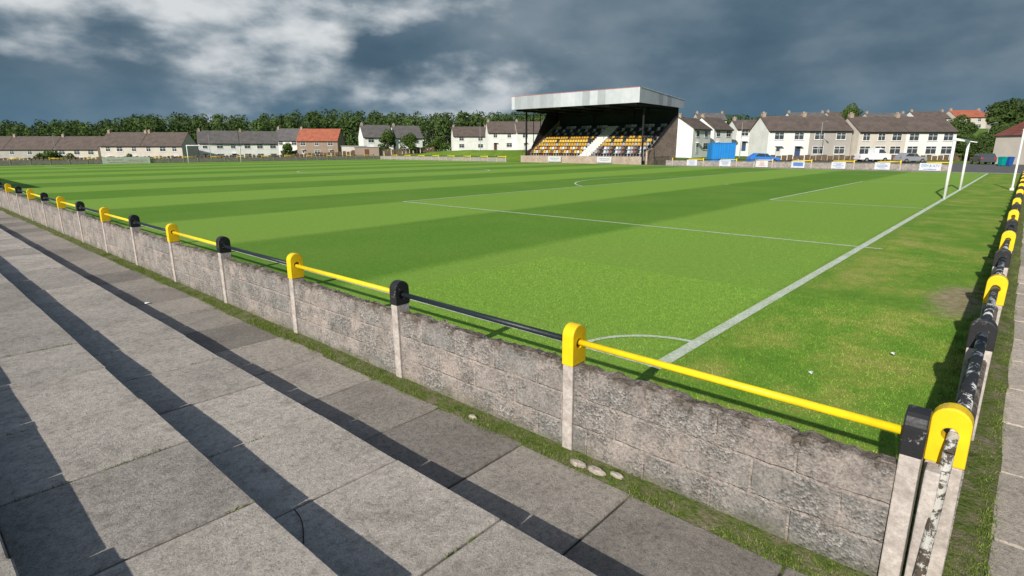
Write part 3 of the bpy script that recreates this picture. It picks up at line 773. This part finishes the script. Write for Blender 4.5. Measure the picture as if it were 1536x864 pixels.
house(170,-91.0,-80.4,-1.6,3.6,7.0,W_WH,R_GR,'white rendered house with a bright gable and grey tiled roof',seed=25,bays=3,group=GL,rot=.45,depth=7)
house(174.9,-81.2,-70.6,-1.6,3.6,7.0,W_WH,R_GR,'white rendered house with grey tiled roof',seed=26,bays=3,group=GL,rot=.45,depth=7)
house(188,-77,-67.8,-.8,4.6,8.2,W_WH,R_GR,'white rendered house with grey roof joined to a red-roofed one',seed=27,group=GL)
house(181,-66.9,-54.2,-.6,4.4,7.9,W_BR,R_RD,'brown house with bright red tiled roof',seed=28,group=GL,bays=3)
house(165,-42,-33.6,.3,5.2,8.4,W_WH,R_GR,'white rendered house with grey roof behind a tree',seed=29,group=GL,rot=.45,depth=7)
house(170,-34.0,-26,.3,5.1,8.4,W_WH,R_GR,'white gabled house with grey roof',seed=30,group=GL,rot=.45,depth=7)
house(215,-33.8,-21.8,1.0,5.7,8.6,W_WH,R_GR,'distant white house with brown roof',seed=31,group=GL)
house(205,-20.6,-8.2,1.4,6.2,9.4,W_WH,R_BR,'distant white house with brown roof and two chimneys',seed=32,group=GL,chim=2,rot=.2)
house(185,-7.6,1.4,1.6,6.9,10.3,W_WH,R_BR,'white rendered house beside the stand',seed=33,group=GL,rot=.15)
house(185,1.5,12,1.6,6.9,10.3,W_WH,R_BR,'white rendered house partly hidden by the stand',seed=34,group=GL,rot=.15)
GR_='houses behind the car park'
house(119,35.2,42.2,1.0,5.9,8.1,W_WH,R_BR,'white gabled house next to the stand',seed=35,group=GR_,rot=.75,depth=7)
house(128,43,49.5,1.2,6.1,8.6,W_WH,R_BR,'white house with brown roof behind the blue container',seed=36,group=GR_,rot=.6,depth=7)
house(134,51.5,58.5,1.5,6.4,8.4,W_WH,R_BR,'pale house with brown roof set back from the others',seed=37,group=GR_,depth=7)
house(100,43.9,51.0,.3,5.1,7.5,W_WH,R_BR,'white terraced house with brown roof and entrance canopy',seed=38,group=GR_)
house(100,51.0,58.2,.3,5.1,7.5,W_GR,R_BR,'grey terraced house with brown roof',seed=39,group=GR_,chim=8)
house(98.5,58.5,66.5,.3,4.9,7.3,W_CR,R_BR,'cream terraced house with brown roof',seed=40,group=GR_,bays=3)
house(98.5,66.5,75.0,.3,4.9,7.3,W_WH,R_BR,'white terraced house with brown roof at the row end',seed=41,group=GR_,bays=3,chim=8)
house(74,68,78,0,3.8,7.4,W_CR,R_MR,'cream bungalow with dark red hipped roof',seed=42,group=GR_,hip=True,chim=0,depth=8)
GH='houses on the hillside'
for i,(a,c2,rd,rm,wm) in enumerate([(66,76,14.2,R_GR,W_CR),(99,112,14.4,R_GR,W_WH),(113,124,14.6,R_BR,W_CR),(127,141,14.2,R_GR,W_CR),(143,155,14.8,R_BR,W_WH),(157,168,15.2,R_RD,W_CR),(170,184,14.2,R_RD,W_CR)]):
    house(208,a,c2,8.2,rd-2.4,rd,wm,rm,'distant hillside house with '+{R_GR:'grey',R_BR:'brown',R_RD:'red'}[rm]+' roof',seed=50+i,group=GH,chim=2)
def shed(f,rr,w,h,base,mat,label):
    x,y=S(f,rr); e=link('shed',None,None,(x,y,base),HEAD-math.pi/2); top(e,label,'shed')
    b=MB(); b.extrude([(0,-.5),(3,-.5),(3,h-.3),(0,h)],'x',-w/2,w/2); b.obj('wall',[mat],e)
    b=MB(); b.extrude([(-.2,h+.005),(3.2,h-.32),(3.2,h-.22),(-.2,h+.11)],'x',-w/2-.2,w/2+.2); b.obj('roof',[ROOFG],e)
    b=MB(); b.box(-.45,.45,-.05,-.003,0,2); b.obj('door',[DOORC[1]],e)
shed(150,-41,6,3,-.4,W_CR,'low cream shed with grey roof near the houses')
shed(120,-30,5,2.4,-.1,W_BR,'low brown shed beyond the perimeter wall')

e=link('terrace_shelter',None,None,(0,0,0)); top(e,'low steel shelter roof covering the terrace','shelter')
b=MB(); b.extrude([(-5,2.5),(.6,2.9),(.6,3.02),(-5,2.62)],'y',40,56); b.obj('roof',[ROOFG],e)
b=MB(); b.box(-5.1,-5,40,56,0,2.6); b.obj('rear_wall',[DARK],e)
for y in(40.3,48,55.7):
    b=MB(); b.cyl((.4,y,0),(.4,y,2.9),.07); b.obj('column',[BLKP],e)
b=MB(); b.box(-5,.0,55.8,55.9,0,2.5); b.box(-5,.0,39.9,39.98,0,2.5); b.obj('side_wall',[DARK],e)

# ---------------- vehicles, container, bins, lamps ----------------
TYRE=simple('tyre_rubber',(.02,.02,.02),.8,.2); RIM=simple('wheel_rim',(.4,.4,.42),.3,.5,.1,metal=.6); LAMP=simple('lamp_lens',(.7,.7,.68),.2,.5)
TAIL=simple('tail_lens',(.45,.02,.02),.3,.5)
def vehicle(name,f,rr,z,rot,L,W,H,prof,glass,col,label,cat,wheels,wr=.32):
    x,y=S(f,rr); e=link(name,None,None,(x,y,z),rot); top(e,label,cat,'parked vehicles')
    pm=simple(name+'_paint',col,.25,.6,.06)
    b=MB(); b.extrude(prof,'y',-W/2,W/2); o=b.obj('body',[pm],e); bevel(o,.06,3)
    for s in(-1,1):
        b=MB(); 
        for g in glass: b.extrude(g,'y',s*(W/2+.002),s*(W/2+.012))
        b.obj('side_window',[GLASS],e)
        for wx in wheels:
            b=MB(); b.cyl((wx,s*(W/2-.16),wr),(wx,s*(W/2+.02),wr),wr,n=18,mi=0); b.cyl((wx,s*(W/2+.021),wr),(wx,s*(W/2+.03),wr),wr*.6,n=14,mi=1); b.obj('wheel',[TYRE,RIM],e)
        b=MB(); b.box(L/2-.02,L/2+.015,s*(W/2-.3)-.14,s*(W/2-.3)+.14,.62,.78); b.obj('headlight',[LAMP],e)
        b=MB(); b.box(-L/2-.015,-L/2+.02,s*(W/2-.2)-.1,s*(W/2-.2)+.1,.7,.9); b.obj('tail_light',[TAIL],e)
    return e
carp=lambda L:[(-L/2,.3),(L/2,.3),(L/2,.72),(L/2-.25,.82),(L*.21,.92),(L*.06,1.4),(-L*.27,1.45),(-L*.44,1.0),(-L/2,.92)]
carg=lambda L:[[(L*.19,.94),(L*.05,1.33),(-.05,1.35),(-.05,.94)],[(-.13,.94),(-.13,1.35),(-L*.26,1.38),(-L*.38,.98)]]
L=4.1
al=HEAD-math.pi/2
vehicle('parked_car',83,36,0.0,al,L,1.7,1.45,carp(L),carg(L),(.04,.22,.70),'bright blue hatchback parked behind the perimeter wall','car',[L*.31,-L*.31])
vehicle('parked_car',79,64.3,0.0,al+1.2,L,1.75,1.5,carp(L),carg(L),(.07,.075,.085),'dark grey hatchback parked by the shrubs','car',[L*.31,-L*.31])
vehicle('parked_car',86,59.2,0.0,al+.1,L,1.7,1.45,carp(L),carg(L),(.30,.31,.33),'silver hatchback parked by the houses','car',[L*.31,-L*.31])
L=4.7
vehicle('white_van',90,56.0,0.05,al,L,1.85,2.2,[(-L/2,.35),(L/2,.35),(L/2,.95),(L/2-.15,1.15),(L*.34,1.3),(L*.22,2.0),(L*.14,2.1),(-L*.05,2.08),(-L*.05,1.2),(-L/2,1.2)],[[(L*.32,1.34),(L*.215,1.9),(L*.08,1.9),(L*.08,1.34)]],(.80,.80,.80),'white pick-up van parked in front of the terraced houses','van',[L*.31,-L*.29],.34)
x,y=S(87,31.7); e=link('shipping_container',None,None,(x,y,0),al); top(e,'bright blue steel storage container behind the perimeter wall','container')
CB=simple('container_blue',(.02,.24,.62),.5,.4,.1,1)
b=MB(); w=3.4; d=2.0; h=2.9; poly=[]
n=44
for i in range(n+1):
    poly.append((-w/2+w*i/n,(.012 if (i//2)%2 else 0)))
vs=[(p[0],p[1],.15) for p in poly]+[(p[0],p[1],h-.1) for p in poly]; b.add(vs,[(i,i+1,n+2+i,n+1+i) for i in range(n)])
b.box(-w/2,w/2,.05,d,.1,h-.05); b.box(-w/2-.05,w/2+.05,-.05,.045,h-.1,h+.02); b.box(-w/2-.05,w/2+.05,-.05,.045,0,.15)
b.box(-w/2-.06,-w/2+.002,-.05,d,0,h); b.box(w/2-.002,w/2+.06,-.05,d,0,h); b.obj('body',[CB],e)
b=MB(); 
for dx in(-.8,-.4,.4,.8): b.cyl((dx,-.04,.2),(dx,-.04,h-.15),.015,n=6)
b.obj('locking_bar',[CB],e)
for rr_,c_,ff in((60.2,(.0,.30,.27),71),(61.1,(.02,.10,.35),71)):
    x,y=S(ff,rr_); e=link('wheelie_bin',None,None,(x,y,0),al); top(e,'plastic wheeled refuse bin on the car park','bin','refuse bins')
    bm_=simple('bin_plastic',c_,.5,.3)
    b=MB(); b.add([(-.24,-.28,.08),(.24,-.28,.08),(.24,.24,.08),(-.24,.24,.08),(-.29,-.36,1.0),(.29,-.36,1.0),(.29,.36,1.0),(-.29,.36,1.0)],[(0,3,2,1),(4,5,6,7),(0,1,5,4),(1,2,6,5),(2,3,7,6),(3,0,4,7)]); b.obj('body',[bm_],e)
    b=MB(); b.extrude([(-.4,1.003),(.4,1.003),(.4,1.06),(0,1.12),(-.4,1.06)],'x',-.31,.31); b.obj('lid',[bm_],e)
    for s in(-1,1):
        b=MB(); b.cyl((s*.22,.3,.1),(s*.28,.3,.1),.1,n=12); b.obj('wheel',[TYRE],e)
POLE=simple('lamp_pole',(.34,.35,.36),.5,.4)
for f,rr_,z,h in((96,50.8,0,6.2),(150,-78,-2.2,8),(165,-9,1.5,7),(110,60,.3,7),(97,79,0,6),(150,-118,-2.6,8),(112,44,.9,6)):
    x,y=S(f,rr_); e=link('street_lamp',None,None,(x,y,z),al); top(e,'slim grey street lamp between the houses','street lamp','street lamps')
    b=MB(); b.cyl((0,0,-.5),(0,0,1.2),.09,n=8); b.cyl((0,0,1.2),(0,0,h),.06,.045,n=8); b.cyl((0,0,h),(0,-.9,h+.15),.035,n=6); b.obj('pole',[POLE],e)
    b=MB(); b.box(-.11,.11,-1.45,-.85,h+.1,h+.2); bevel(b.obj('lamp_head',[POLE],e),.03)
FEN=simple('timber_fence',(.16,.11,.07),.9,.1,.4,3)
def fence(f0,r0,f1,r1,z0,z1,h,label):
    p=Vector((*S(f0,r0),z0)); q=Vector((*S(f1,r1),z1)); n=int((q-p).length/.9); b=MB(); d=(q-p).normalized(); s=Vector((-d.y,d.x,0))*.02
    for i in range(n):
        a=p.lerp(q,i/n+.002); c=p.lerp(q,(i+1)/n-.002); hh=Vector((0,0,h+.08*((i*7)%3-1)))
        b.add([a-s,c-s,c+s,a+s,a-s+hh,c-s+hh,c+s+hh,a+s+hh],[(0,3,2,1),(4,5,6,7),(0,1,5,4),(1,2,6,5),(2,3,7,6),(3,0,4,7)])
    top(b.obj('garden_fence',[FEN]),label,'fence')
fence(135,-135,140,-60,-2.6,-1.6,2.2,'weathered brown timber garden fence in front of the houses')
fence(140,-60,150,-20,-1.4,.6,1.8,'brown timber fence below the pale houses')
fence(94,40,93,74,0,0,1.0,'low timber fence fronting the terraced gardens')

# ---------------- sky / world ----------------
w=bpy.data.worlds.new('World'); scene.world=w; w.use_nodes=True; nt=w.node_tree; nt.nodes.clear()
def N(t,**k):
    x=nt.nodes.new(t)
    for a,b_ in k.items(): setattr(x,a,b_)
    return x
def Lk(a,b_): nt.links.new(a,b_)
def mth(op,a,b_=0.0,c=None,clamp=False):
    x=N('ShaderNodeMath',operation=op,use_clamp=clamp)
    for v,i in((a,0),(b_,1)):
        if isinstance(v,(int,float)): x.inputs[i].default_value=v
        else: Lk(v,x.inputs[i])
    return x.outputs[0]
def wramp(fac,stops):
    rp=N('ShaderNodeValToRGB'); cr=rp.color_ramp; cr.interpolation='B_SPLINE' if len(stops)>3 else 'LINEAR'
    while len(cr.elements)<len(stops): cr.elements.new(.5)
    for e_,(p,c) in zip(cr.elements,stops): e_.position=p; e_.color=(*c,1) if not isinstance(c,(int,float)) else (c,c,c,1)
    Lk(fac,rp.inputs['Fac']); return rp.outputs[0]
def wmix(fac,a,b_):
    mx=N('ShaderNodeMix',data_type='RGBA')
    for v,i in((fac,0),(a,6),(b_,7)):
        if isinstance(v,(int,float)): mx.inputs[i].default_value=v
        elif isinstance(v,tuple): mx.inputs[i].default_value=(*v,1)
        else: Lk(v,mx.inputs[i])
    return mx.outputs[2]
SUN_EL=27.5; SUN_AZ=189.0
tc=N('ShaderNodeTexCoord'); sp=N('ShaderNodeSeparateXYZ'); Lk(tc.outputs['Generated'],sp.inputs[0])
ZS_=2.1
mp=N('ShaderNodeMapping'); mp.inputs['Scale'].default_value=(1,1,ZS_); Lk(tc.outputs['Generated'],mp.inputs['Vector'])
def nz(scale,detail,rough,dist,off):
    m2=N('ShaderNodeMapping'); m2.inputs['Location'].default_value=off; Lk(mp.outputs[0],m2.inputs['Vector'])
    x=N('ShaderNodeTexNoise'); x.inputs['Scale'].default_value=scale; x.inputs['Detail'].default_value=detail; x.inputs['Roughness'].default_value=rough; x.inputs['Distortion'].default_value=dist
    Lk(m2.outputs[0],x.inputs['Vector']); return x.outputs['Fac']
def dirv(az,el):
    a=math.radians(az); e_=math.radians(el); return (math.cos(a)*math.cos(e_),math.sin(a)*math.cos(e_),math.sin(e_)*ZS_)
def blob(az,el,rad,warp,wa=1.5):
    s=N('ShaderNodeVectorMath',operation='DISTANCE'); Lk(mp.outputs[0],s.inputs[0]); s.inputs[1].default_value=dirv(az,el)
    d=mth('ADD',s.outputs['Value'],mth('MULTIPLY',mth('SUBTRACT',warp,.5),rad*wa))
    return mth('SUBTRACT',1.0,mth('DIVIDE',d,rad),clamp=True)
n1=nz(3.6,5,.5,.1,(1.3,.4,0)); n2=nz(6.0,10,.50,.0,(0,0,.7)); n2b=nz(6.0,10,.50,.0,(0.014,-0.022,.7-.034)); n3=nz(22,8,.6,.0,(3,1,2))
basec=wramp(mth('ADD',mth('MULTIPLY',n1,.5),mth('MULTIPLY',n2,.5)),[(.34,(.060,.110,.160)),(.45,(.085,.145,.200)),(.54,(.130,.190,.245)),(.66,(.22,.28,.33))])
dn=mth('ADD',mth('MULTIPLY',n2,.90),mth('MULTIPLY',n3,.10))
dn=mth('ADD',dn,mth('MULTIPLY',blob(75,13,.60,n1,.5),.26))
dn=mth('ADD',dn,mth('MULTIPLY',blob(46.5,4.6,.19,n2,.6),.34))
dn=mth('ADD',dn,mth('MULTIPLY',blob(64.5,9.5,.15,n2,.8),.12))
dn=mth('SUBTRACT',dn,mth('MULTIPLY',blob(82,2.0,.28,n1,.3),.40))
dn=mth('SUBTRACT',dn,mth('MULTIPLY',blob(18,12,.72,n1,.3),.30))
mask=wramp(dn,[(.47,0.0),(.56,.40),(.70,1.0)])
rel=mth('ADD',.5,mth('MULTIPLY',mth('SUBTRACT',n2,n2b),4.0))
shade=mth('ADD',mth('MULTIPLY',rel,.46),mth('MULTIPLY',dn,.64))
shade=mth('ADD',shade,mth('MULTIPLY',mth('SUBTRACT',n3,.5),.14))
cl=wramp(shade,[(.40,(.15,.205,.26)),(.56,(.27,.33,.38)),(.70,(.42,.47,.51)),(.92,(.66,.69,.71))])
skyc=wmix(mask,basec,cl)
hz=mth('SUBTRACT',1.0,mth('MULTIPLY',mth('ABSOLUTE',sp.outputs[2]),9.0),clamp=True)
skyc=wmix(mth('MULTIPLY',hz,.6),skyc,(.090,.20,.30))
b1=N('ShaderNodeBackground'); Lk(skyc,b1.inputs['Color']); b1.inputs['Strength'].default_value=1.0
sky=N('ShaderNodeTexSky',sky_type='NISHITA',sun_disc=False); sky.sun_elevation=math.radians(SUN_EL); sky.sun_rotation=math.radians(90-SUN_AZ)
b2=N('ShaderNodeBackground'); Lk(sky.outputs[0],b2.inputs['Color']); b2.inputs['Strength'].default_value=.13
ms=N('ShaderNodeMixShader'); f_=mth('MULTIPLY',mth('SUBTRACT',sp.outputs[2],.30),3.0,clamp=True)
Lk(mth('MULTIPLY',f_,.8),ms.inputs[0]); Lk(b1.outputs[0],ms.inputs[1]); Lk(b2.outputs[0],ms.inputs[2])
out=N('ShaderNodeOutputWorld'); Lk(ms.outputs[0],out.inputs['Surface'])

sd=bpy.data.lights.new('sun','SUN'); sd.energy=5.0; sd.angle=math.radians(.53); sd.color=(1,.955,.88)
so=bpy.data.objects.new('sun',sd); COL.objects.link(so)
a=math.radians(SUN_AZ); el=math.radians(SUN_EL)
to=Vector((math.cos(a)*math.cos(el),math.sin(a)*math.cos(el),math.sin(el)))
so.rotation_euler=to.to_track_quat('Z','Y').to_euler()

cam=bpy.data.cameras.new('camera'); cam.lens=19.83; cam.sensor_width=36; cam.clip_start=.05; cam.clip_end=5000
co=bpy.data.objects.new('camera',cam); COL.objects.link(co); co.location=(0,0,2.15)
co.rotation_euler=(math.radians(90-13.94),0,math.radians(-48.2)); scene.camera=co
